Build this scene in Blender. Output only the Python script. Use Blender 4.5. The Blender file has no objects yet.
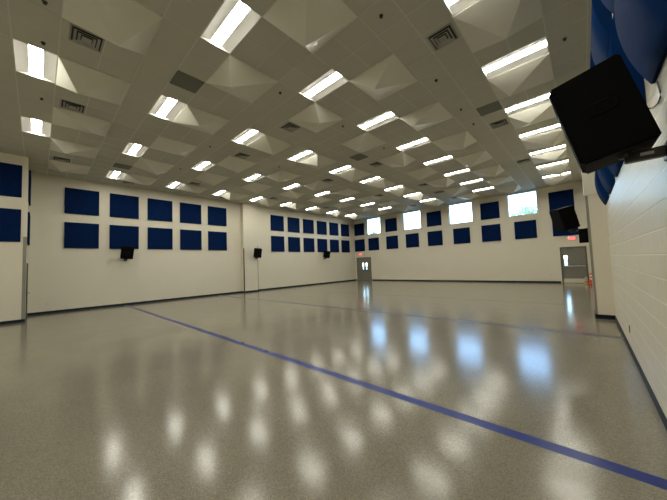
import bpy, bmesh, math, random
from mathutils import Vector, Matrix
random.seed(7)
S = bpy.context.scene
C = S.collection

# ------------------------------------------------------------------ sizes (metres)
H = 6.11            # ceiling
XL = -17.29         # left wall
XR = 0.45           # right wall
YF = 22.03          # window wall
YB = -3.6           # wall behind the camera
T = 0.6096          # ceiling module
GX, GY = -0.296, -0.398
def gx(i): return GX + i * T
def gy(j): return GY + j * T
ORD = ['zeroth', 'first', 'second', 'third', 'fourth', 'fifth', 'sixth', 'seventh', 'eighth', 'ninth', 'unseen tenth']

# ------------------------------------------------------------------ materials
def new_mat(name):
    m = bpy.data.materials.new(name); m.use_nodes = True
    return m, m.node_tree, m.node_tree.nodes['Principled BSDF']
def simple(name, col, rough=0.5, metal=0.0, spec=0.5, noise=0.0, nscale=20.0, bump=0.0, bscale=200.0, sheen=0.0):
    m, nt, b = new_mat(name)
    b.inputs['Base Color'].default_value = (*col, 1)
    b.inputs['Roughness'].default_value = rough
    b.inputs['Metallic'].default_value = metal
    b.inputs['Specular IOR Level'].default_value = spec
    if sheen: b.inputs['Sheen Weight'].default_value = sheen
    tc = nt.nodes.new('ShaderNodeNewGeometry')
    if noise:
        n = nt.nodes.new('ShaderNodeTexNoise'); n.inputs['Scale'].default_value = nscale; n.inputs['Detail'].default_value = 4
        nt.links.new(tc.outputs['Position'], n.inputs['Vector'])
        mx = nt.nodes.new('ShaderNodeMix'); mx.data_type = 'RGBA'
        mx.inputs[6].default_value = (*[c * (1 - noise) for c in col], 1)
        mx.inputs[7].default_value = (*[min(1, c * (1 + noise)) for c in col], 1)
        nt.links.new(n.outputs['Fac'], mx.inputs[0]); nt.links.new(mx.outputs[2], b.inputs['Base Color'])
    if bump:
        n = nt.nodes.new('ShaderNodeTexNoise'); n.inputs['Scale'].default_value = bscale
        nt.links.new(tc.outputs['Position'], n.inputs['Vector'])
        bp = nt.nodes.new('ShaderNodeBump'); bp.inputs['Strength'].default_value = bump; bp.inputs['Distance'].default_value = 0.002
        nt.links.new(n.outputs['Fac'], bp.inputs['Height']); nt.links.new(bp.outputs['Normal'], b.inputs['Normal'])
    return m
def emit(name, col, strength):
    m, nt, b = new_mat(name)
    b.inputs['Base Color'].default_value = (*col, 1)
    b.inputs['Emission Color'].default_value = (*col, 1)
    b.inputs['Emission Strength'].default_value = strength
    return m

WALLC = (0.70, 0.655, 0.545)
M_wall = simple('painted_wall', WALLC, 0.55, noise=0.03, nscale=1.2, bump=0.25, bscale=90)
M_tile = simple('ceiling_tile', (0.51, 0.505, 0.44), 0.9, spec=0.2, noise=0.05, nscale=60, bump=0.3, bscale=260)
M_tbar = simple('grid_bar', (0.58, 0.57, 0.51), 0.28, metal=0.25)
M_diff = simple('diffuser_white', (0.66, 0.645, 0.56), 0.5, noise=0.02, nscale=5)
M_base = simple('vinyl_base', (0.005, 0.010, 0.022), 0.5, spec=0.2)
M_navy = simple('navy_fabric', (0.0014, 0.0125, 0.060), 0.9, spec=0.08, noise=0.2, nscale=7, bump=0.5, bscale=500)
M_blue = simple('blue_fabric', (0.0018, 0.024, 0.108), 0.9, spec=0.05, noise=0.1, nscale=7, bump=0.4, bscale=500)
M_black = simple('black_paint', (0.0015, 0.0015, 0.0015), 0.7, spec=0.08, bump=0.2, bscale=400)
M_grille = simple('black_grille', (0.002, 0.002, 0.002), 0.7, spec=0.1, bump=0.6, bscale=900)
M_steel = simple('black_steel', (0.010, 0.010, 0.011), 0.35, spec=0.5)
M_grey = simple('grey_label', (0.35, 0.36, 0.38), 0.4)
M_housing = simple('white_enamel', (0.72, 0.71, 0.68), 0.35)
M_refl = simple('reflector_enamel', (0.78, 0.765, 0.73), 0.6, spec=0.2)
M_lens = emit('lit_lens', (0.985, 0.965, 0.845), 28.0)
M_vent = simple('vent_enamel', (0.33, 0.325, 0.29), 0.5)
M_slot = simple('vent_slot', (0.02, 0.02, 0.018), 0.8)
M_perf = simple('perforated_grille', (0.15, 0.16, 0.13), 0.7, noise=0.3, nscale=120)
M_spr = simple('sprinkler_metal', (0.05, 0.045, 0.04), 0.4, metal=0.6)
M_guard = simple('corner_guard_grey', (0.26, 0.25, 0.21), 0.4, metal=0.2)
M_guardd = simple('corner_guard_dark', (0.05, 0.046, 0.038), 0.4, metal=0.2)
M_door = simple('grey_door_paint', (0.20, 0.195, 0.165), 0.45)
M_dframe = simple('grey_frame_paint', (0.12, 0.115, 0.095), 0.4)
M_chrome = simple('satin_steel', (0.62, 0.60, 0.55), 0.22, metal=1.0)
M_kick = simple('kick_plate_metal', (0.72, 0.68, 0.55), 0.5, metal=0.15, noise=0.12, nscale=9)  # bright reflection on the steel put into the pale mottled colour
M_winframe = simple('window_frame', (0.55, 0.62, 0.62), 0.35)
M_white = simple('white_plastic', (0.75, 0.74, 0.70), 0.4)
M_darkpl = simple('dark_plastic', (0.06, 0.06, 0.055), 0.4)
M_orange = simple('cone_orange', (0.80, 0.06, 0.02), 0.45)
M_yellow = simple('ochre_plastic', (0.45, 0.27, 0.05), 0.5)
M_band = simple('cone_band', (0.85, 0.83, 0.80), 0.35)
M_exit = emit('exit_red', (1.0, 0.07, 0.07), 2.4)
M_exitbody = emit('exit_face', (1.0, 0.16, 0.15), 0.8)
M_bark = simple('bark', (0.10, 0.07, 0.05), 0.9, noise=0.3)
M_leaf = simple('leaf', (0.30, 0.42, 0.24), 0.6, noise=0.5, nscale=3)  # bleached outdoor glare put into the pale leaf colour
M_ground = simple('outside_ground', (0.42, 0.42, 0.36), 0.9, noise=0.3, nscale=2)

def floor_material():
    m, nt, b = new_mat('speckled_floor'); N = nt.nodes; L = nt.links
    g = N.new('ShaderNodeNewGeometry')
    def noise(scale, detail=2):
        n = N.new('ShaderNodeTexNoise'); n.inputs['Scale'].default_value = scale; n.inputs['Detail'].default_value = detail
        L.new(g.outputs['Position'], n.inputs['Vector']); return n
    def ramp(src, stops):
        r = N.new('ShaderNodeValToRGB'); e = r.color_ramp.elements
        e[0].position, e[0].color = stops[0][0], (*stops[0][1], 1)
        e[1].position, e[1].color = stops[1][0], (*stops[1][1], 1)
        for p, c in stops[2:]:
            x = e.new(p); x.color = (*c, 1)
        L.new(src, r.inputs[0]); return r
    chips = N.new('ShaderNodeTexVoronoi'); chips.inputs['Scale'].default_value = 150
    L.new(g.outputs['Position'], chips.inputs['Vector'])
    sep = N.new('ShaderNodeSeparateColor'); L.new(chips.outputs['Color'], sep.inputs[0])
    base = ramp(sep.outputs[0], [(0.0, (0.135, 0.122, 0.094)), (1.0, (0.27, 0.245, 0.185)), (0.35, (0.185, 0.168, 0.128)), (0.75, (0.21, 0.19, 0.145))])
    big = noise(0.7, 3)
    mul = N.new('ShaderNodeMix'); mul.data_type = 'RGBA'; mul.blend_type = 'MULTIPLY'; mul.inputs[0].default_value = 1
    bigr = ramp(big.outputs['Fac'], [(0.3, (0.93, 0.93, 0.93)), (0.7, (1.05, 1.04, 1.03))])
    L.new(base.outputs[0], mul.inputs[6]); L.new(bigr.outputs[0], mul.inputs[7])
    col = mul.outputs[2]; masks = []
    sx = N.new('ShaderNodeSeparateXYZ'); L.new(g.outputs['Position'], sx.inputs[0])
    def stripe(y, half, rgb, fac):
        nonlocal col
        a = N.new('ShaderNodeMath'); a.operation = 'SUBTRACT'; L.new(sx.outputs['Y'], a.inputs[0]); a.inputs[1].default_value = y
        ab = N.new('ShaderNodeMath'); ab.operation = 'ABSOLUTE'; L.new(a.outputs[0], ab.inputs[0])
        lt = N.new('ShaderNodeMath'); lt.operation = 'LESS_THAN'; L.new(ab.outputs[0], lt.inputs[0]); lt.inputs[1].default_value = half
        f = N.new('ShaderNodeMath'); f.operation = 'MULTIPLY'; L.new(lt.outputs[0], f.inputs[0]); f.inputs[1].default_value = fac
        masks.append(f)
        mx = N.new('ShaderNodeMix'); mx.data_type = 'RGBA'
        L.new(f.outputs[0], mx.inputs[0]); L.new(col, mx.inputs[6]); mx.inputs[7].default_value = (*rgb, 1)
        col = mx.outputs[2]
    stripe(3.04, 0.068, (0.008, 0.022, 0.17), 1.0)
    stripe(7.78, 0.055, (0.01, 0.018, 0.09), 1.0)
    stripe(12.20, 0.035, (0.07, 0.05, 0.05), 0.7)
    L.new(col, b.inputs['Base Color'])
    rn = noise(2.2, 4)
    mr = N.new('ShaderNodeMapRange'); L.new(rn.outputs['Fac'], mr.inputs[0])
    mr.inputs[3].default_value = 0.13; mr.inputs[4].default_value = 0.20
    tot = masks[0]
    for q in masks[1:]:
        ad = N.new('ShaderNodeMath'); ad.operation = 'ADD'; L.new(tot.outputs[0], ad.inputs[0]); L.new(q.outputs[0], ad.inputs[1]); tot = ad
    ra = N.new('ShaderNodeMath'); ra.operation = 'MULTIPLY_ADD'; L.new(tot.outputs[0], ra.inputs[0]); ra.inputs[1].default_value = 0.12; L.new(mr.outputs[0], ra.inputs[2])
    L.new(ra.outputs[0], b.inputs['Roughness'])
    sa = N.new('ShaderNodeMath'); sa.operation = 'MULTIPLY_ADD'; L.new(tot.outputs[0], sa.inputs[0]); sa.inputs[1].default_value = -0.3; sa.inputs[2].default_value = 0.5
    L.new(sa.outputs[0], b.inputs['Specular IOR Level'])
    wv = noise(3.0, 2); bp = N.new('ShaderNodeBump'); bp.inputs['Strength'].default_value = 0.2; bp.inputs['Distance'].default_value = 0.003
    L.new(wv.outputs['Fac'], bp.inputs['Height']); L.new(bp.outputs['Normal'], b.inputs['Normal'])
    return m
M_floor = floor_material()

def block_material():
    """painted concrete block: 0.4 x 0.2 running bond, u along Y, v along Z"""
    m, nt, b = new_mat('painted_block'); N = nt.nodes; L = nt.links
    g = N.new('ShaderNodeNewGeometry'); sx = N.new('ShaderNodeSeparateXYZ'); L.new(g.outputs['Position'], sx.inputs[0])
    cb = N.new('ShaderNodeCombineXYZ'); L.new(sx.outputs['Y'], cb.inputs[0]); L.new(sx.outputs['Z'], cb.inputs[1])
    br = N.new('ShaderNodeTexBrick'); L.new(cb.outputs[0], br.inputs['Vector'])
    br.inputs['Scale'].default_value = 1; br.inputs['Brick Width'].default_value = 0.4064; br.inputs['Row Height'].default_value = 0.2032
    br.inputs['Mortar Size'].default_value = 0.0065; br.inputs['Mortar Smooth'].default_value = 0.6; br.inputs['Bias'].default_value = 0
    br.inputs['Color1'].default_value = (*[c * 1.0 for c in WALLC], 1); br.inputs['Color2'].default_value = (*[c * 0.96 for c in WALLC], 1)
    br.inputs['Mortar'].default_value = (*[min(1, c * 1.28) for c in WALLC], 1)  # joint highlights painted in as a brighter mortar colour
    L.new(br.outputs['Color'], b.inputs['Base Color'])
    n = N.new('ShaderNodeTexNoise'); n.inputs['Scale'].default_value = 70; L.new(g.outputs['Position'], n.inputs['Vector'])
    n2 = N.new('ShaderNodeTexNoise'); n2.inputs['Scale'].default_value = 9; L.new(g.outputs['Position'], n2.inputs['Vector'])
    ad = N.new('ShaderNodeMath'); ad.operation = 'MULTIPLY_ADD'; L.new(n.outputs['Fac'], ad.inputs[0]); ad.inputs[1].default_value = 0.2
    L.new(n2.outputs['Fac'], ad.inputs[2])
    bp1 = N.new('ShaderNodeBump'); bp1.inputs['Strength'].default_value = 0.3; bp1.inputs['Distance'].default_value = 0.006; L.new(ad.outputs[0], bp1.inputs['Height'])
    bp2 = N.new('ShaderNodeBump'); bp2.inputs['Strength'].default_value = 1.0; bp2.inputs['Distance'].default_value = 0.005; bp2.invert = True
    L.new(br.outputs['Fac'], bp2.inputs['Height']); L.new(bp1.outputs['Normal'], bp2.inputs['Normal']); L.new(bp2.outputs['Normal'], b.inputs['Normal'])
    b.inputs['Roughness'].default_value = 0.38
    return m
M_block = block_material()

def glass_material():
    m = bpy.data.materials.new('window_glass'); m.use_nodes = True; nt = m.node_tree; nt.nodes.clear()
    o = nt.nodes.new('ShaderNodeOutputMaterial'); mx = nt.nodes.new('ShaderNodeMixShader')
    t = nt.nodes.new('ShaderNodeBsdfTransparent'); t.inputs[0].default_value = (0.90, 0.97, 0.98, 1)
    gl = nt.nodes.new('ShaderNodeBsdfGlossy'); gl.inputs['Roughness'].default_value = 0.02
    fr = nt.nodes.new('ShaderNodeFresnel'); fr.inputs[0].default_value = 1.45
    nt.links.new(fr.outputs[0], mx.inputs[0]); nt.links.new(t.outputs[0], mx.inputs[1]); nt.links.new(gl.outputs[0], mx.inputs[2])
    nt.links.new(mx.outputs[0], o.inputs[0]); return m
M_glass = glass_material()

# ------------------------------------------------------------------ helpers
def add_box(bm, x0, x1, y0, y1, z0, z1, bevel=0.0, M=None):
    vs = [bm.verts.new((x, y, z)) for x in (x0, x1) for y in (y0, y1) for z in (z0, z1)]
    q = [(0, 1, 3, 2), (4, 6, 7, 5), (0, 4, 5, 1), (2, 3, 7, 6), (0, 2, 6, 4), (1, 5, 7, 3)]
    fs = [bm.faces.new([vs[i] for i in f]) for f in q]
    if bevel:
        es = list({e for f in fs for e in f.edges})
        r = bmesh.ops.bevel(bm, geom=es, offset=bevel, segments=2, affect='EDGES', profile=0.5)
        vs = list({v for f in r['faces'] for v in f.verts} | {v for v in vs if v.is_valid})
    if M is not None:
        for v in vs: v.co = M @ v.co
    return vs
def add_tube(bm, pts, r, n=10, cap=True):
    pts = [Vector(p) for p in pts]; rings = []
    for k, p in enumerate(pts):
        d = (pts[min(k + 1, len(pts) - 1)] - pts[max(k - 1, 0)]).normalized()
        a = d.cross(Vector((0, 0, 1)))
        if a.length < 1e-3: a = d.cross(Vector((1, 0, 0)))
        a.normalize(); c = d.cross(a)
        rr = r[k] if isinstance(r, (list, tuple)) else r
        rings.append([bm.verts.new(p + rr * (math.cos(t) * a + math.sin(t) * c)) for t in [2 * math.pi * i / n for i in range(n)]])
    for A, B in zip(rings, rings[1:]):
        for i in range(n): bm.faces.new((A[i], A[(i + 1) % n], B[(i + 1) % n], B[i]))
    if cap: bm.faces.new(rings[0][::-1]); bm.faces.new(rings[-1])
def add_prism(bm, loop, vec):
    """closed polygon (list of 3-D points) extruded by vec"""
    v = Vector(vec); A = [bm.verts.new(p) for p in loop]; B = [bm.verts.new(Vector(p) + v) for p in loop]; n = len(A)
    bm.faces.new(A[::-1]); bm.faces.new(B)
    for i in range(n): bm.faces.new((A[i], A[(i + 1) % n], B[(i + 1) % n], B[i]))
    return A + B
def obj(name, bm, mat, parent=None, smooth=False, loc=None):
    bmesh.ops.recalc_face_normals(bm, faces=bm.faces[:])
    me = bpy.data.meshes.new(name); bm.to_mesh(me); bm.free()
    for m in (mat if isinstance(mat, (list, tuple)) else [mat]): me.materials.append(m)
    if smooth:
        for p in me.polygons: p.use_smooth = True
    o = bpy.data.objects.new(name, me); C.objects.link(o)
    if parent: o.parent = parent
    if loc: o.location = loc
    return o
def box_obj(name, dims, mat, parent=None, bevel=0.0):
    bm = bmesh.new(); add_box(bm, *dims, bevel=bevel); return obj(name, bm, mat, parent)
def tag(o, label, cat, group=None):
    o['label'] = label; o['category'] = cat
    if group: o['group'] = group
    return o
def thing(name, label, cat, loc=(0, 0, 0), rz=0.0, group=None):
    o = bpy.data.objects.new(name, None); C.objects.link(o); o.empty_display_size = 0.1
    o.location = loc; o.rotation_euler = (0, 0, rz); return tag(o, label, cat, group)
def struct(o): o['kind'] = 'structure'; return o
def dup(root, loc, rz, label):
    r = root.copy(); C.objects.link(r); r.location = loc; r.rotation_euler = (0, 0, rz); r['label'] = label
    for ch in list(root.children):
        c = ch.copy(); C.objects.link(c); c.parent = r
        for g in list(ch.children):
            d = g.copy(); C.objects.link(d); d.parent = c
    return r

def holed(bm, us, vs, holes, w0, w1, P, sides=True):
    """a slab between w0 and w1, its grid lines at us and vs, holes (u0,u1,v0,v1) left out; P(u,v,w) -> point"""
    def inh(u, v): return any(a < u < b and c < v < d for a, b, c, d in holes)
    nu, nv = len(us) - 1, len(vs) - 1
    solid = [[not inh((us[i] + us[i + 1]) / 2, (vs[j] + vs[j + 1]) / 2) for j in range(nv)] for i in range(nu)]
    cache = {}
    def V(i, j, w):
        k = (i, j, w)
        if k not in cache: cache[k] = bm.verts.new(P(us[i], vs[j], w0 if w == 0 else w1))
        return cache[k]
    for i in range(nu):
        for j in range(nv):
            if not solid[i][j]: continue
            bm.faces.new((V(i, j, 0), V(i + 1, j, 0), V(i + 1, j + 1, 0), V(i, j + 1, 0)))
            bm.faces.new((V(i, j, 1), V(i, j + 1, 1), V(i + 1, j + 1, 1), V(i + 1, j, 1)))
            for di, dj, a, b in ((-1, 0, (i, j), (i, j + 1)), (1, 0, (i + 1, j + 1), (i + 1, j)), (0, -1, (i + 1, j), (i, j)), (0, 1, (i, j + 1), (i + 1, j + 1))):
                ii, jj = i + di, j + dj
                if 0 <= ii < nu and 0 <= jj < nv and solid[ii][jj]: continue
                bm.faces.new((V(*a, 0), V(*b, 0), V(*b, 1), V(*a, 1)))
def uniq(vals, lo, hi):
    o = sorted({round(v, 5) for v in vals if lo < v < hi} | {round(lo, 5), round(hi, 5)}); return o

# ------------------------------------------------------------------ room shell
struct(box_obj('floor', (XL - .3, XR + .3, YB - .3, YF + .3, -0.3, 0), M_floor))

lights = [(c, r) for c in range(5) for r in range(-1, 9) if not (c == 4 and r < 1)]  # the row behind the camera is unseen, added for its light
def light_xy(c, r): return gx(-6 * c - 1), gy(4 * r + .5)
holes = [(gx(-6 * c - 2) + .004, gx(-6 * c) - .004, gy(4 * r) + .004, gy(4 * r + 1) - .004) for c, r in lights]
us = uniq([h[k] for h in holes for k in (0, 1)], XL, XR)
vs = uniq([h[k] for h in holes for k in (2, 3)], YB, YF)
bm = bmesh.new(); holed(bm, us, vs, holes, H, H + .05, lambda u, v, w: (u, v, w))
struct(obj('ceiling', bm, M_tile))
struct(box_obj('ceiling_deck', (XL - .3, XR + .3, YB - .3, YF + .3, H + .30, H + .4), M_tile))

# suspended grid of T-bars
bm = bmesh.new()
def spans(lo, hi, cuts):
    out, p = [], lo
    for a_, b_ in sorted(cuts):
        if a_ > p: out.append((p, a_))
        p = max(p, b_)
    if p < hi: out.append((p, hi))
    return out
for i in range(-27, 2):
    cuts = [(gy(4 * r), gy(4 * r + 1)) for c, r in lights if -6 * c - 1 == i] + [(gy(4 * m + 1), gy(4 * m + 3)) for m in range(9) if (-i) % 4 == 1]
    for a_, b_ in spans(YB, YF, cuts): add_box(bm, gx(i) - .010, gx(i) + .010, a_, b_, H - .003, H)
for j in range(-5, 37):
    cuts = [(gx(-4 * k - 2), gx(-4 * k)) for k in range(7) if j >= 1 and (j - 1) % 4 == 1]
    for a_, b_ in spans(XL, XR, cuts): add_box(bm, a_, b_, gy(j) - .010, gy(j) + .010, H - .0035, H - .0005)
struct(obj('trim_1', bm, M_tbar))['label'] = 'pale metal suspension bars between the ceiling tiles'

WIN = [(-15.80, -14.17), (-11.80, -10.12), (-7.78, -6.05), (-3.76, -2.10)]
WZ = (4.50, 6.05)
D1 = (-17.14, -15.38, 2.28)      # double door
D2 = (-1.16, 0.06, 2.20)         # right door
wh = [(a, b, WZ[0], WZ[1]) for a, b in WIN] + [(D1[0], D1[1], -1, D1[2]), (D2[0], D2[1], -1, D2[2])]
us = uniq([h[k] for h in wh for k in (0, 1)], XL - .3, XR + .3)
vs = uniq([h[k] for h in wh for k in (2, 3)], 0, H + .3)
bm = bmesh.new(); holed(bm, us, vs, wh, YF, YF + .3, lambda u, v, w: (u, w, v))
struct(obj('wall_far', bm, M_wall))
struct(box_obj('wall_left', (XL - .3, XL, YB - .3, YF, 0, H + .3), M_wall))
struct(box_obj('wall_right', (XR, XR + .3, YB - .3, YF, 0, H + .3), M_block))
struct(box_obj('wall_back', (XL, XR, YB - .3, YB, 0, H + .3), M_wall))
NX, NY = -15.10, -0.30
struct(box_obj('wall_near_left', (XL, NX, YB, NY, 0, H), M_wall))
PL = (XL, -16.95, 9.42, 10.50)
PR = (0.09, XR, 9.87, 10.85)
struct(box_obj('wall_pilaster_left', (*PL, 0, H), M_wall))
struct(box_obj('wall_pilaster_right', (*PR, 0, H), M_wall))

# vinyl baseboards
B, bt = 0.105, 0.008
def base(name, *boxes):
    bm = bmesh.new()
    for a in boxes: add_box(bm, *a, 0.0, B)
    struct(obj(name, bm, M_base))
base('baseboard_left', (XL, XL + bt, NY + bt, PL[2] - bt), (XL, XL + bt, PL[3] + bt, YF - bt), (PL[1], PL[1] + bt, PL[2] - bt, PL[3] + bt), (XL, PL[1], PL[2] - bt, PL[2]), (XL, PL[1], PL[3], PL[3] + bt))
base('baseboard_near_left', (NX, NX + bt, YB + bt, NY + bt))
base('baseboard_far', (XL, D1[0] - .05, YF - bt, YF), (D1[1] + .05, D2[0] - .05, YF - bt, YF), (D2[1] + .05, XR, YF - bt, YF))
base('baseboard_right', (XR - bt, XR, YB + bt, PR[2] - bt), (XR - bt, XR, PR[3] + bt, YF - bt), (PR[0] - bt, XR, PR[2] - bt, PR[2]), (PR[0] - bt, PR[0], PR[2], PR[3]), (PR[0] - bt, XR, PR[3], PR[3] + bt))
base('baseboard_back', (NX + bt, XR - bt, YB, YB + bt))

# corner guards, 3.05 m tall
def guard(name, x, y, sx, sy, mat, w=0.05, z0=B, z1=3.05, t=0.004):
    bm = bmesh.new()
    add_box(bm, min(x, x - sx * w) , max(x, x - sx * w), min(y, y + sy * t), max(y, y + sy * t), z0, z1)
    add_box(bm, min(x, x + sx * t), max(x, x + sx * t), min(y + sy * t, y - sy * w), max(y + sy * t, y - sy * w), z0, z1)
    o = struct(obj(name, bm, mat)); return o
guard('trim_2', NX, NY, 1, 1, M_guard, w=.09, z1=3.1)['label'] = 'grey metal corner guard'
guard('trim_3', PL[1], PL[2], 1, -1, M_guardd, w=.05, z1=3.0)['label'] = 'dark corner guard'
guard('trim_4', PL[1], PL[3], 1, 1, M_guardd, w=.025, z1=3.15)['label'] = 'thin dark corner guard'
guard('trim_5', PR[0], PR[2], -1, -1, M_guard, w=.05, z1=3.22)['label'] = 'grey metal corner guard'
# ledge where the upper part of the right pilaster steps out
bm = bmesh.new(); add_box(bm, PR[0] - .022, XR, PR[2] - .022, PR[2], 3.24, H, bevel=.004); add_box(bm, PR[0] - .022, PR[0], PR[2], PR[3], 3.24, H)
struct(obj('trim_6', bm, M_wall))['label'] = 'upper facing of the right pilaster'

# ------------------------------------------------------------------ windows
for n, (a, b) in enumerate(WIN, 1):
    bm = bmesh.new(); y0, y1 = YF + .17, YF + .24; f = .045
    add_box(bm, a, a + f, y0, y1, WZ[0], WZ[1]); add_box(bm, b - f, b, y0, y1, WZ[0], WZ[1])
    add_box(bm, a + f, b - f, y0, y1, WZ[0], WZ[0] + f); add_box(bm, a + f, b - f, y0, y1, WZ[1] - f, WZ[1])
    w = struct(obj('window_%d' % n, bm, M_winframe))
    box_obj('pane', (a + f, b - f, YF + .20, YF + .208, WZ[0] + f, WZ[1] - f), M_glass, w)
    box_obj('window_sill', (a, b, YF + .0, y0, WZ[0], WZ[0] + .012), M_winframe, w)

# ------------------------------------------------------------------ doors
def door(name, x0, x1, z1, leaves, lites, label):
    """a painted steel door set in wall_far; lites are (x0,x1,z0,z1) in the leaves"""
    bm = bmesh.new(); f = .06
    add_box(bm, x0, x0 + f, YF - .02, YF + .16, 0, z1); add_box(bm, x1 - f, x1, YF - .02, YF + .16, 0, z1)
    add_box(bm, x0 + f, x1 - f, YF - .02, YF + .16, z1 - f, z1)
    add_box(bm, x0 + f, x0 + f + .03, YF + .08, YF + .16, 0, z1 - f); add_box(bm, x1 - f - .03, x1 - f, YF + .08, YF + .16, 0, z1 - f); add_box(bm, x0 + f + .03, x1 - f - .03, YF + .08, YF + .16, z1 - f - .03, z1 - f)  # stops behind the leaf, added to block sky light through the gaps
    d = struct(obj(name, bm, M_dframe)); d['label'] = label
    for k in range(leaves):
        if leaves == 2 and k == 0: box_obj('astragal', (x0 / 2 + x1 / 2 - .03, x0 / 2 + x1 / 2 + .03, YF + .078, YF + .09, .01, z1 - f - .03), M_dframe, d)
        a = x0 + f + (x1 - x0 - 2 * f) * k / leaves + .004; b = x0 + f + (x1 - x0 - 2 * f) * (k + 1) / leaves - .004
        hs = [l for l in lites if a < l[0] < b]
        us = uniq([h[q] for h in hs for q in (0, 1)], a, b); vs = uniq([h[q] for h in hs for q in (2, 3)], .01, z1 - f - .004)
        bm = bmesh.new(); holed(bm, us, vs, hs, YF + .03, YF + .075, lambda u, v, w: (u, w, v))
        lf = obj('leaf', bm, M_door, d)
        for h in hs: box_obj('vision_panel', (h[0], h[1], YF + .05, YF + .056, h[2], h[3]), M_glass, lf)
        bm = bmesh.new(); add_box(bm, a + .06, b - .06, YF - .035, YF - .005, 1.0, 1.06, bevel=.006)
        add_box(bm, a + .05, a + .13, YF - .03, YF + .03, .985, 1.075); add_box(bm, b - .13, b - .05, YF - .03, YF + .03, .985, 1.075)
        obj('push_bar', bm, M_chrome if leaves == 1 else M_dframe, d)
        if leaves == 1:
            box_obj('kick_plate', (a + .02, b - .02, YF + .026, YF + .03, .02, .27), M_kick, d)
            box_obj('door_closer', (a + .25, a + .55, YF - .02, YF + .03, z1 - f - .1, z1 - f - .04), M_dframe, d)
    box_obj('threshold_light_stop', (x0 + f, x1 - f, YF, YF + .2, 0, .01), M_dframe, d)  # strip under the leaf, added to keep outside light from leaking in
    return d
door('door_1', D1[0], D1[1], D1[2], 2, [(-16.46, -16.30, 1.02, 1.72), (-16.06, -15.90, 1.02, 1.72)], 'grey double doors with two narrow lit vision panels')
door('door_2', D2[0], D2[1], D2[2], 1, [(-0.99, -0.84, 1.02, 1.68)], 'single grey door with a narrow lit vision panel')
bm = bmesh.new(); add_box(bm, -16.75, -15.75, NY, NY + .03, 0, 2.15)
d3 = struct(obj('door_3', bm, M_guardd)); d3['label'] = 'dark door seen edge on'
bm = bmesh.new(); add_tube(bm, [(-15.85, NY + .03, 1.0), (-15.85, NY + .09, 1.0)], .014); add_tube(bm, [(-15.85, NY + .085, 1.0), (-15.97, NY + .085, 1.0)], .012)
obj('door_handle', bm, M_chrome, d3)

# ------------------------------------------------------------------ recessed ceiling lights
def make_light():
    t = thing('ceiling_light', '', 'ceiling light', group='recessed ceiling lights')
    a, b, d = .598, .294, .085
    bm = bmesh.new()                                     # housing: open box with a thin lip
    for x0, x1, y0, y1 in ((-a, -a + .004, -b, b), (a - .004, a, -b, b), (-a + .004, a - .004, -b, -b + .004), (-a + .004, a - .004, b - .004, b)):
        add_box(bm, x0, x1, y0, y1, -.003, d)
    add_box(bm, -a, a, -b, b, d, d + .004)
    obj('housing', bm, M_housing, t)
    for s in (-1, 1):                                    # curved reflector wing
        bm = bmesh.new(); n = 10; prof = []
        for k in range(n + 1):
            q = k / n; prof.append((s * (b - .006 - q * (b - .106)), -.001 + .042 * math.sin(q * math.pi / 2)))
        lo = [[bm.verts.new((x, y, z)) for y, z in prof] for x in (-a + .005, a - .005)]
        up = [[bm.verts.new((x, y, z + .003)) for y, z in prof] for x in (-a + .005, a - .005)]
        for k in range(n):
            bm.faces.new((lo[0][k], lo[0][k + 1], lo[1][k + 1], lo[1][k])); bm.faces.new((up[0][k], up[1][k], up[1][k + 1], up[0][k + 1]))
        bm.faces.new((lo[0][0], lo[1][0], up[1][0], up[0][0])); bm.faces.new((lo[0][-1], up[0][-1], up[1][-1], lo[1][-1]))
        for e in (0, 1): bm.faces.new([v for v in lo[e]] + [v for v in up[e][::-1]])
        obj('reflector_wing', bm, M_refl, t, smooth=False)
    bm = bmesh.new(); n = 12; loop = [(-a + .006, .100 * math.cos(math.pi * k / n), .044 - .014 * math.sin(math.pi * k / n)) for k in range(n + 1)]
    add_prism(bm, loop, (2 * a - .012, 0, 0))
    obj('lens', bm, M_lens, t)
    return t
proto = None
COLN = {0: 'column beside the right wall', 1: 'second column from the right wall', 2: 'middle column', 3: 'second column from the left wall', 4: 'column beside the left wall'}
for c, r in lights:
    x, y = light_xy(c, r)
    lab = 'recessed ceiling light in the %s, %s from the windows' % (COLN[c], ORD[9 - r])
    if proto is None:
        proto = make_light(); proto.location = (x, y, H); proto['label'] = lab
    else: dup(proto, (x, y, H), 0, lab)

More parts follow.
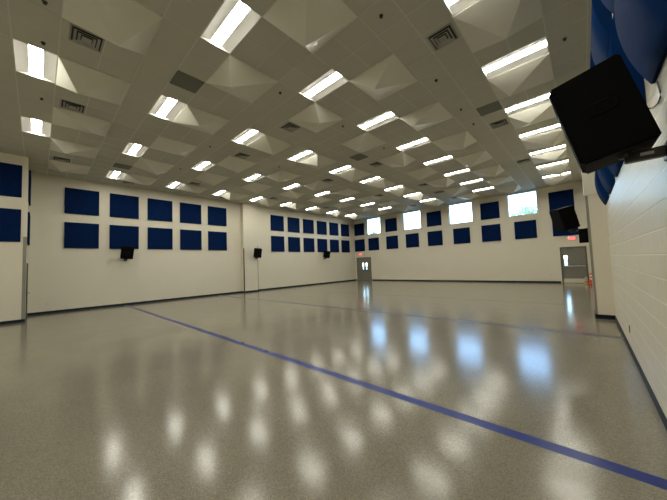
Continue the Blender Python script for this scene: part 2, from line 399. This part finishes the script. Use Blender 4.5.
# ------------------------------------------------------------------ pyramid diffusers
APEX = {(1, 1): (-.5, .2), (0, 2): (.1, .45), (0, 3): (-.45, .1), (0, 4): (-.2, -.4), (3, 0): (-.2, -.43), (3, 1): (.4, -.2), (1, 2): (-.2, -.45),
        (2, 0): (-.45, .2), (1, 3): (-.5, -.6), (2, 2): (.5, -.25), (3, 2): (-.1, .3), (2, 1): (.1, -.5)}
COLD = ['column beside the right wall', 'second column from the right wall', 'third column from the right wall', 'middle column', 'third column from the left wall', 'second column from the left wall', 'column beside the left wall']
opts = [(.4, .3), (-.4, .3), (.35, -.4), (-.3, -.4)]
for k in range(7):
    for m in range(9):
        if (k, m) in ((0, 0), (1, 0), (0, 1)): pass
        ax, ay = APEX.get((k, m), random.choice(opts))
        w = 1.205 / 2; dz = .30
        bm = bmesh.new()
        cs = [bm.verts.new((sx * w, sy * w, -.012)) for sx, sy in ((-1, -1), (1, -1), (1, 1), (-1, 1))]
        tp = [bm.verts.new((sx * w, sy * w, 0)) for sx, sy in ((-1, -1), (1, -1), (1, 1), (-1, 1))]
        ap = bm.verts.new((ax * T, ay * T, -dz))
        for q in range(4):
            bm.faces.new((cs[q], cs[(q + 1) % 4], ap)); bm.faces.new((tp[q], tp[(q + 1) % 4], cs[(q + 1) % 4], cs[q]))
        bm.faces.new(tp)
        o = obj('ceiling_diffuser', bm, M_diff, loc=(gx(-4 * k - 1), gy(4 * m + 2), H - .005))
        tag(o, 'white pyramid ceiling diffuser in the %s, %s from the windows' % (COLD[k], ORD[9 - m]), 'ceiling diffuser', 'pyramid diffusers on the ceiling')

# ------------------------------------------------------------------ vents, return grilles, sprinklers
def make_vent():
    t = thing('ceiling_vent', '', 'ceiling vent', group='square air diffusers on the ceiling')
    bm = bmesh.new()
    def ring(r0, r1, z0, z1):
        o = [bm.verts.new((sx * r0, sy * r0, z0)) for sx, sy in ((-1, -1), (1, -1), (1, 1), (-1, 1))]
        i_ = [bm.verts.new((sx * r1, sy * r1, z1)) for sx, sy in ((-1, -1), (1, -1), (1, 1), (-1, 1))]
        for q in range(4): bm.faces.new((o[q], o[(q + 1) % 4], i_[(q + 1) % 4], i_[q]))
    ring(.245, .225, -.008, -.008); ring(.245, .245, -.008, 0); ring(.225, .205, -.008, .0)
    obj('frame', bm, M_vent, t)
    for a in (.185, .125):
        bm = bmesh.new(); ring(a, a - .040, -.028, -.006); ring(a, a, -.028, -.022); obj('cone', bm, M_vent, t)
    box_obj('centre_plate', (-.07, .07, -.07, .07, -.028, -.022), M_vent, t)
    box_obj('backing', (-.215, .215, -.215, .215, -.0028, -.0005), M_slot, t)
    return t
VI = {-3: 'nearest the right wall', -11: 'mid ceiling right of centre', -16: 'mid ceiling left of centre', -24: 'toward the left wall', -27: 'close against the left wall'}
vents = [(-3, j) for j in (9, 17, 25)] + [(-11, j) for j in (1, 9, 17, 25, 33)] + [(-16, j) for j in (1, 9, 17, 25, 33)] + [(-24, j) for j in (1, 9, 17, 25)] + [(-27, j) for j in (5, 13, 21)]
vp = None
cnt = {}
for i, j in sorted(vents, key=lambda q: (q[0], -q[1])):
    cnt[i] = cnt.get(i, 0) + 1
    lab = 'square air diffuser %s, %s from the windows in its line' % (VI[i], ORD[cnt[i]])
    loc = (gx(i + .5) , gy(j + .58), H - .005)
    if vp is None: vp = make_vent(); vp.location = loc; vp['label'] = lab
    else: dup(vp, loc, 0, lab)
GR = [(-11, 4, 'dark square return grille above the left middle, nearest the camera'), (-3, 15, 'dark square return grille nearest the right wall'),
      (-11, 15, 'dark square return grille mid ceiling behind the second light column'), (-23, 4, 'dark square return grille near the left wall'), (-11, 29, 'dark square return grille furthest back, near the windows')]
for i, j, lab in GR:
    t = thing('ceiling_grille', lab, 'air grille', (gx(i + .5), gy(j + .5), H - .005), group='perforated return grilles')
    bm = bmesh.new(); w = .295
    for x0, x1, y0, y1 in ((-w, -w + .02, -w, w), (w - .02, w, -w, w), (-w + .02, w - .02, -w, -w + .02), (-w + .02, w - .02, w - .02, w)): add_box(bm, x0, x1, y0, y1, -.006, 0)
    obj('frame', bm, M_perf, t)
    box_obj('perforated_face', (-w + .02, w - .02, -w + .02, w - .02, -.003, 0), M_perf, t)
sprk = [(-11.6, .66), (-15.6, .65), (-9.7, .67), (-3.5, 7.45), (-3.5, 11.5), (-8.5, 7.46), (-8.5, 11.5), (.44, 12.6), (-3.5, 14.5), (-3.5, 16.5), (-15.5, 7.5), (-15.5, 12.5), (-8.5, 15.5), (.44, 8.5), (-20.5, 7.5)]
sl = ['over the floor just left of the nearest left light', 'between the two nearest left lights', 'at the top left edge of the view', 'above centre, nearest of the right middle line', 'second of the right middle line',
      'between two lights above the centre', 'right of the third light from the camera', 'close to the right wall beyond the loudspeaker top', 'third of the right middle line, beside a return grille', 'fourth of the right middle line, past the return grille',
      'left of centre beyond the second light', 'left of centre, further back', 'centre, further back', 'nearest the right wall and camera', 'near the left wall panels']
sp = None
for (i, j), lb in zip(sprk, sl):
    lab = 'small dark ceiling sprinkler ' + lb; loc = (gx(i), gy(j), H - .005)
    if sp is None:
        sp = thing('ceiling_sprinkler', lab, 'sprinkler', loc, group='sprinkler heads')
        bm = bmesh.new(); add_tube(bm, [(0, 0, 0), (0, 0, -.008)], .036, 14); obj('escutcheon', bm, M_spr, sp)
        bm = bmesh.new(); add_tube(bm, [(0, 0, -.008), (0, 0, -.035)], .014, 10); add_tube(bm, [(0, 0, -.035), (0, 0, -.038)], .026, 12); obj('head', bm, M_spr, sp)
    else: dup(sp, loc, 0, lab)

# ------------------------------------------------------------------ flat acoustic panels
def panel_mesh(w, h):
    bm = bmesh.new(); add_box(bm, -w / 2, w / 2, -.055, 0, -h / 2, h / 2, bevel=.008)
    me = bpy.data.meshes.new('acoustic_panel'); bmesh.ops.recalc_face_normals(bm, faces=bm.faces[:]); bm.to_mesh(me); bm.free(); me.materials.append(M_navy); return me
PM = panel_mesh(1.20, 1.19)
def panel(loc, rz, label, group):
    o = bpy.data.objects.new('acoustic_panel', PM); C.objects.link(o); o.location = loc; o.rotation_euler = (0, 0, rz)
    return tag(o, label, 'acoustic panel', group)
ZU, ZD = 5.05, 3.455
LY = [.78 + .60 + 1.605 * k for k in range(5)]
for k, y in enumerate(LY):
    for z, row in ((ZU, 'upper'), (ZD, 'lower')):
        panel((XL + .001, y, z), math.pi / 2, 'navy square acoustic panel before the left pilaster, %s row, %s from the left' % (row, ORD[k + 1]), 'navy panels on the left wall before the pilaster')
for k in range(6):
    y = 11.86 + .60 + 1.61 * k
    for z, row in ((ZU - .04, 'upper'), (ZD - .04, 'lower')):
        panel((XL + .001, y, z), math.pi / 2, 'navy square acoustic panel beyond the left pilaster, %s row, %s from the pilaster' % (row, ORD[k + 1]), 'navy panels on the left wall beyond the pilaster')
for z, row in ((5.14, 'upper'), (3.50, 'lower')):
    panel((NX + .001, NY - .15 - .60, z), math.pi / 2, 'navy square acoustic panel at the left picture edge, %s of two' % row, 'navy panels on the near left wall')
    panel((-16.1, NY + .001, z), math.pi, 'navy acoustic panel seen edge on behind the near left corner, %s of two' % row, 'navy panels on the short return wall')
for k, x in enumerate([-16.65, -12.97, -8.95, -4.86, -.90]):
    panel((x, YF - .001, 5.11), 0, 'navy square acoustic panel in the window row, %s from the left' % ORD[k + 1], 'navy panels between the windows')
for k, x in enumerate([-16.64, -14.97, -12.94, -10.95, -8.95, -6.88, -4.87, -2.83, -.82]):
    panel((x, YF - .001, 3.50), 0, 'navy square acoustic panel below the windows, %s from the left' % ORD[k + 1], 'navy panels below the windows')

# ------------------------------------------------------------------ bowed acoustic panels on the right wall
def bow_mesh():
    bm = bmesh.new(); w, h, s, n = 1.22, 1.19, .145, 18
    R_ = (h * h / 4 + s * s) / (2 * s); a0 = math.asin(h / 2 / R_)
    loop = [(0, -w / 2, -h / 2)] + [(-.02 - (R_ * math.cos(a) - (R_ - s)), -w / 2, R_ * math.sin(a)) for a in [-a0 + 2 * a0 * k / n for k in range(n + 1)]] + [(0, -w / 2, h / 2)]
    add_prism(bm, loop, (0, w, 0))
    bmesh.ops.recalc_face_normals(bm, faces=bm.faces[:])
    me = bpy.data.meshes.new('bowed_acoustic_panel'); bm.to_mesh(me); bm.free(); me.materials.append(M_blue)
    for p in me.polygons: p.use_smooth = len(p.vertices) == 4 and abs(p.normal.x) > .3 and p.normal.x < 0
    return me
BM_ = bow_mesh()
for row, z, far in (('lower', 3.455, (3.00, 4.60, 6.20, 7.84, 9.46)), ('upper', 5.05, (4.56, 6.18, 7.80, 9.42))):
    for k, yf in enumerate(far):
        o = bpy.data.objects.new('bowed_acoustic_panel', BM_); C.objects.link(o); o.location = (XR - .001, yf - .61, z)
        tag(o, 'blue bowed acoustic panel on the right wall, %s row, %s from the camera' % (row, ORD[k + 1]), 'acoustic panel', 'bowed blue panels on the right wall')

# ------------------------------------------------------------------ loudspeakers
def make_speaker():
    """front faces local -X, wall at local x = +wallx; tilt about Y; origin at cabinet centre"""
    t = thing('loudspeaker', '', 'loudspeaker', group='black loudspeakers on wall arms')
    D, Hh, W, Wb = .377, .610, .50, .447
    tl = Matrix.Rotation(-.046, 4, 'Z') @ Matrix.Rotation(-.2445, 4, 'Y') @ Matrix.Rotation(.073, 4, 'X')
    bm = bmesh.new()
    loop = [(-D / 2, -W / 2), (-D / 2, W / 2), (D / 2, Wb / 2), (D / 2, -Wb / 2)]
    vsn = add_prism(bm, [(x, y, -Hh / 2) for x, y in loop], (0, 0, Hh))
    bmesh.ops.bevel(bm, geom=bm.edges[:], offset=.012, segments=2, affect='EDGES')
    for v in bm.verts: v.co = tl @ v.co
    obj('cabinet', bm, M_black, t)
    bm = bmesh.new(); add_box(bm, -D / 2 - .012, -D / 2 + .002, -W / 2 + .02, W / 2 - .02, -Hh / 2 + .02, Hh / 2 - .02, bevel=.005)
    for v in bm.verts: v.co = tl @ v.co
    obj('grille', bm, M_grille, t)
    for s in (-1, 1):
        # recessed carry handle on the slanted flank
        ang = math.atan2((W - Wb) / 2, D)
        F = tl @ Matrix.Translation((.01, s * (W + Wb) / 4, .02)) @ Matrix.Rotation(-s * ang, 4, 'Z')
        bm = bmesh.new(); rings = []
        for rx, rz_, dy in ((.085, .045, .004), (.078, .038, .007), (.070, .030, .002)):
            rings.append([bm.verts.new(F @ Vector((rx * math.copysign(abs(math.cos(a)) ** .5, math.cos(a)), s * dy, rz_ * math.copysign(abs(math.sin(a)) ** .5, math.sin(a))))) for a in [2 * math.pi * k / 24 for k in range(24)]])
        for A, Bq in zip(rings, rings[1:]):
            for k in range(24): bm.faces.new((A[k], A[(k + 1) % 24], Bq[(k + 1) % 24], Bq[k]))
        bm.faces.new(rings[-1]); bm.faces.new(rings[0][::-1])
        obj('handle', bm, M_black, t)
    return t
def bracket(t, L, drop=-.27):
    """arm from under the back of the cabinet to the wall plate at local x = L"""
    bm = bmesh.new(); y = .28
    add_tube(bm, [(.10, 0, drop - .03), (.10, 0, drop - .0)], .05, 14); add_tube(bm, [(.10, -.01, drop - .07), (.10, -.01, drop - .02)], [.028, .045], 14)
    obj('swivel', bm, M_steel, t, smooth=False)
    bm = bmesh.new(); add_box(bm, .10, L - .02, -.028, .028, drop - .105, drop - .035, bevel=.008)
    a = obj('arm', bm, M_steel, t)
    box_obj('plaque', (.10 + (L - .1) * .35, .10 + (L - .1) * .65, -.0305, -.0285, drop - .078, drop - .058), M_grey, a)
    bm = bmesh.new(); add_box(bm, L - .022, L - .001, -.07, .07, drop - .125, drop - .015, bevel=.005)
    obj('wall_plate', bm, M_steel, t)
s0 = make_speaker(); s0.location = (.143, 2.785, 2.624); s0['label'] = 'large black loudspeaker close to the camera on the right wall arm'
bracket(s0, XR - .143, -.25)
bm = bmesh.new()
pts = [(.300, .12, .205), (.300, .095, .165), (.300, .065, .105), (.300, .08, .07), (.300, .16, .065), (.300, .28, .09), (.300, .40, .125), (.25, .42, .16), (.17, .24, .12)]
add_tube(bm, pts, .005, 8); obj('cable', bm, M_steel, s0)
def place_speaker(loc, rz, L, label, drop=-.29):
    r = s0.copy(); C.objects.link(r); r.location = loc; r.rotation_euler = (0, 0, rz); r['label'] = label
    for ch in s0.children:
        if ch.name.split('.')[0] in ('cabinet', 'grille', 'handle'):
            c = ch.copy(); C.objects.link(c); c.parent = r
    bracket(r, L, drop); return r
place_speaker((XL + .42, 3.02, 2.66), math.pi, .42, 'black loudspeaker on the left wall under the second panel column')
place_speaker((PL[1] + .46, 10.20, 2.66), math.pi - .35, .46, 'black loudspeaker mounted on the left pilaster')
place_speaker((XL + .46, 17.35, 2.60), math.pi - .2, .468, 'black loudspeaker far along the left wall under the panels')
place_speaker((PR[0] - .46, 10.05, 2.70), .55, .50, 'black loudspeaker mounted on the right pilaster, near the exit sign')

bm = bmesh.new(); add_box(bm, -.10, PR[0] - .002, 9.88, 10.06, 1.98, 2.36, bevel=.01)
tag(obj('equipment_box', bm, M_black), 'black box fixed to the side of the right pilaster below the far loudspeaker', 'box')
# ------------------------------------------------------------------ exit signs
def exit_sign(loc, label):
    t = thing('exit_sign', label, 'exit sign', loc, group='red exit signs')
    box_obj('housing', (-.17, .17, -.045, 0, -.10, .10), M_white, t, bevel=.006)
    box_obj('lit_face', (-.155, .155, -.0475, -.0455, -.085, .085), M_exitbody, t)
    cu = bpy.data.curves.new('exit_text', 'FONT'); cu.body = 'EXIT'; cu.size = .165; cu.align_x = 'CENTER'; cu.align_y = 'CENTER'; cu.extrude = .0015
    tmp = bpy.data.objects.new('exit_text', cu); C.objects.link(tmp)
    bpy.context.view_layer.update()
    me = bpy.data.meshes.new_from_object(tmp.evaluated_get(bpy.context.evaluated_depsgraph_get()))
    bpy.data.objects.remove(tmp); me.transform(Matrix.Rotation(math.pi / 2, 4, 'X')); me.materials.clear(); me.materials.append(M_exit)
    o = bpy.data.objects.new('letters', me); C.objects.link(o); o.parent = t; o.location = (0, -.0495, 0)
exit_sign((-16.58, YF - .001, 2.60), 'red exit sign above the grey double doors')
exit_sign((-.55, YF - .001, 2.71), 'red exit sign above the single grey door on the right')

# ------------------------------------------------------------------ wall outlets
def outlet(loc, rz, label, dark=False, w=.07, h=.115):
    t = thing('wall_outlet', label, 'outlet', loc, rz, 'wall outlets')
    box_obj('cover_plate', (-w / 2, w / 2, -.007, 0, -h / 2, h / 2), M_darkpl if dark else M_white, t, bevel=.002)
    bm = bmesh.new()
    for z in (-.024, .024): add_box(bm, -.015, .015, -.009, -.007, z - .013, z + .013)
    obj('socket', bm, M_darkpl, t)
outlet((XL + .001, .27, .42), math.pi / 2, 'outlet low on the left wall near its near corner')
outlet((XL + .001, 6.55, .45), math.pi / 2, 'outlet low on the left wall before the pilaster')
outlet((XL + .001, 12.3, .45), math.pi / 2, 'outlet low on the left wall beyond the pilaster')
outlet((XR - .001, 6.55, .42), -math.pi / 2, 'dark outlet low on the right block wall', True)
outlet((-7.8, YF - .001, .5), 0, 'outlet low on the window wall, left of centre')
outlet((-1.7, YF - .001, .5), 0, 'outlet low on the window wall left of the single door')
outlet((-1.65, YF - .001, 2.4), 0, 'small wall box above head height left of the single door', False, .11, .11)

# ------------------------------------------------------------------ traffic cones by the right door
def cone(loc, s, label, body):
    t = thing('traffic_cone', label, 'traffic cone', loc)
    bm = bmesh.new(); add_box(bm, -.19 * s, .19 * s, -.19 * s, .19 * s, 0, .035 * s, bevel=.01 * s); obj('base', bm, body, t)
    def R0(z): return (.15 - .065 * z / .70) * s
    for nm, a, b, m in (('cone_body', .03, .28, body), ('reflective_band', .28, .38, M_band), ('cone_body', .38, .48, body), ('reflective_band', .48, .56, M_band), ('cone_tip', .56, .70, body)):
        bm = bmesh.new(); add_tube(bm, [(0, 0, a * s), (0, 0, b * s)], [R0(a), R0(b)], 20); obj(nm, bm, m, t)
    return t
cone((.20, 21.30, 0), .93, 'orange and white banded traffic cone by the single door', M_orange)
cone((-.06, 21.72, 0), .62, 'smaller ochre cone standing behind the banded cone', M_yellow)

# ------------------------------------------------------------------ outside
struct(box_obj('ground_outside', (-120, 120, YF + .3, 220, -.4, -.15), M_ground))
def tree(x, y, h, w, label):
    t = thing('tree', label, 'tree', (x, y, -.15), group='trees outside the windows')
    bm = bmesh.new()
    add_tube(bm, [(0, 0, 0), (.1, 0, h * .3), (-.05, .1, h * .6), (0, 0, h * .85)], [.22, .18, .12, .04], 8)
    for k in range(7):
        a = k * 2.4; z = h * (.35 + .06 * k); add_tube(bm, [(0, 0, z), (math.cos(a) * w * .35, math.sin(a) * w * .35, z + h * .15)], [.07, .02], 5)
    obj('trunk', bm, M_bark, t)
    bm = bmesh.new()
    cl = [(random.gauss(0, w * .28), random.gauss(0, w * .28), h * random.uniform(.42, .92), random.uniform(.6, 1.1)) for _ in range(26)]
    for cx, cy, cz, cr in cl:
        for _ in range(110):
            d = Vector((random.gauss(0, 1), random.gauss(0, 1), random.gauss(0, 1))).normalized() * cr * random.uniform(.6, 1.1)
            p = Vector((cx, cy, cz)) + d; q = .16
            a = Vector((random.uniform(-1, 1), random.uniform(-1, 1), random.uniform(-1, 1))).normalized(); b = a.cross(d + Vector((.01, .02, .03))).normalized()
            bm.faces.new([bm.verts.new(p + a * q), bm.verts.new(p + b * q * .6), bm.verts.new(p - a * q), bm.verts.new(p - b * q * .6)])
    me = bpy.data.meshes.new('foliage'); bm.to_mesh(me); bm.free(); me.materials.append(M_leaf)
    o = bpy.data.objects.new('foliage', me); C.objects.link(o); o.parent = t
tree(-4.9, 46, 9.5, 3.0, 'leafy tree low in the rightmost window, right of its middle')
tree(-8.0, 52, 8.9, 3.2, 'leafy tree low in the rightmost window, at its left')
tree(-34.2, 50, 8.9, 2.0, 'leafy tree low in the leftmost window')

# ------------------------------------------------------------------ sky
w = bpy.data.worlds.new('sky'); S.world = w; w.use_nodes = True; nt = w.node_tree
bg = nt.nodes['Background']; sky = nt.nodes.new('ShaderNodeTexSky')
sky.sky_type = 'NISHITA'; sky.sun_disc = False; sky.sun_elevation = math.radians(50); sky.sun_rotation = math.radians(200); sky.air_density = 1.0; sky.dust_density = 0.3; sky.ozone_density = 2.0
nt.links.new(sky.outputs[0], bg.inputs[0]); bg.inputs[1].default_value = 1.25

# ------------------------------------------------------------------ camera
yaw, pitch, roll, F = 0.74467, 0.05478, -0.03769, 272.756
f = Vector((-math.sin(yaw) * math.cos(pitch), math.cos(yaw) * math.cos(pitch), math.sin(pitch)))
r = Vector((math.cos(yaw), math.sin(yaw), 0)); u = r.cross(f)
c_, s_ = math.cos(roll), math.sin(roll)
r2 = c_ * r + s_ * u; u2 = -s_ * r + c_ * u
cam = bpy.data.cameras.new('camera'); co = bpy.data.objects.new('camera', cam); C.objects.link(co)
co.matrix_world = Matrix(((r2.x, u2.x, -f.x, 0), (r2.y, u2.y, -f.y, 0), (r2.z, u2.z, -f.z, 1.6387), (0, 0, 0, 1)))
cam.sensor_fit = 'HORIZONTAL'; cam.sensor_width = 36; cam.lens = F * 36 / 667; cam.clip_start = .02; cam.clip_end = 1000
S.camera = co

# ------------------------------------------------------------------ view
S.view_settings.view_transform = 'Standard'; S.view_settings.look = 'None'; S.view_settings.gamma = 1; S.view_settings.use_curve_mapping = False
S.view_settings.exposure = 0.53
cy = S.cycles
cy.use_denoising = True; cy.max_bounces = 10; cy.diffuse_bounces = 6; cy.glossy_bounces = 4; cy.transparent_max_bounces = 12
cy.sample_clamp_indirect = 8; cy.caustics_reflective = False; cy.caustics_refractive = False
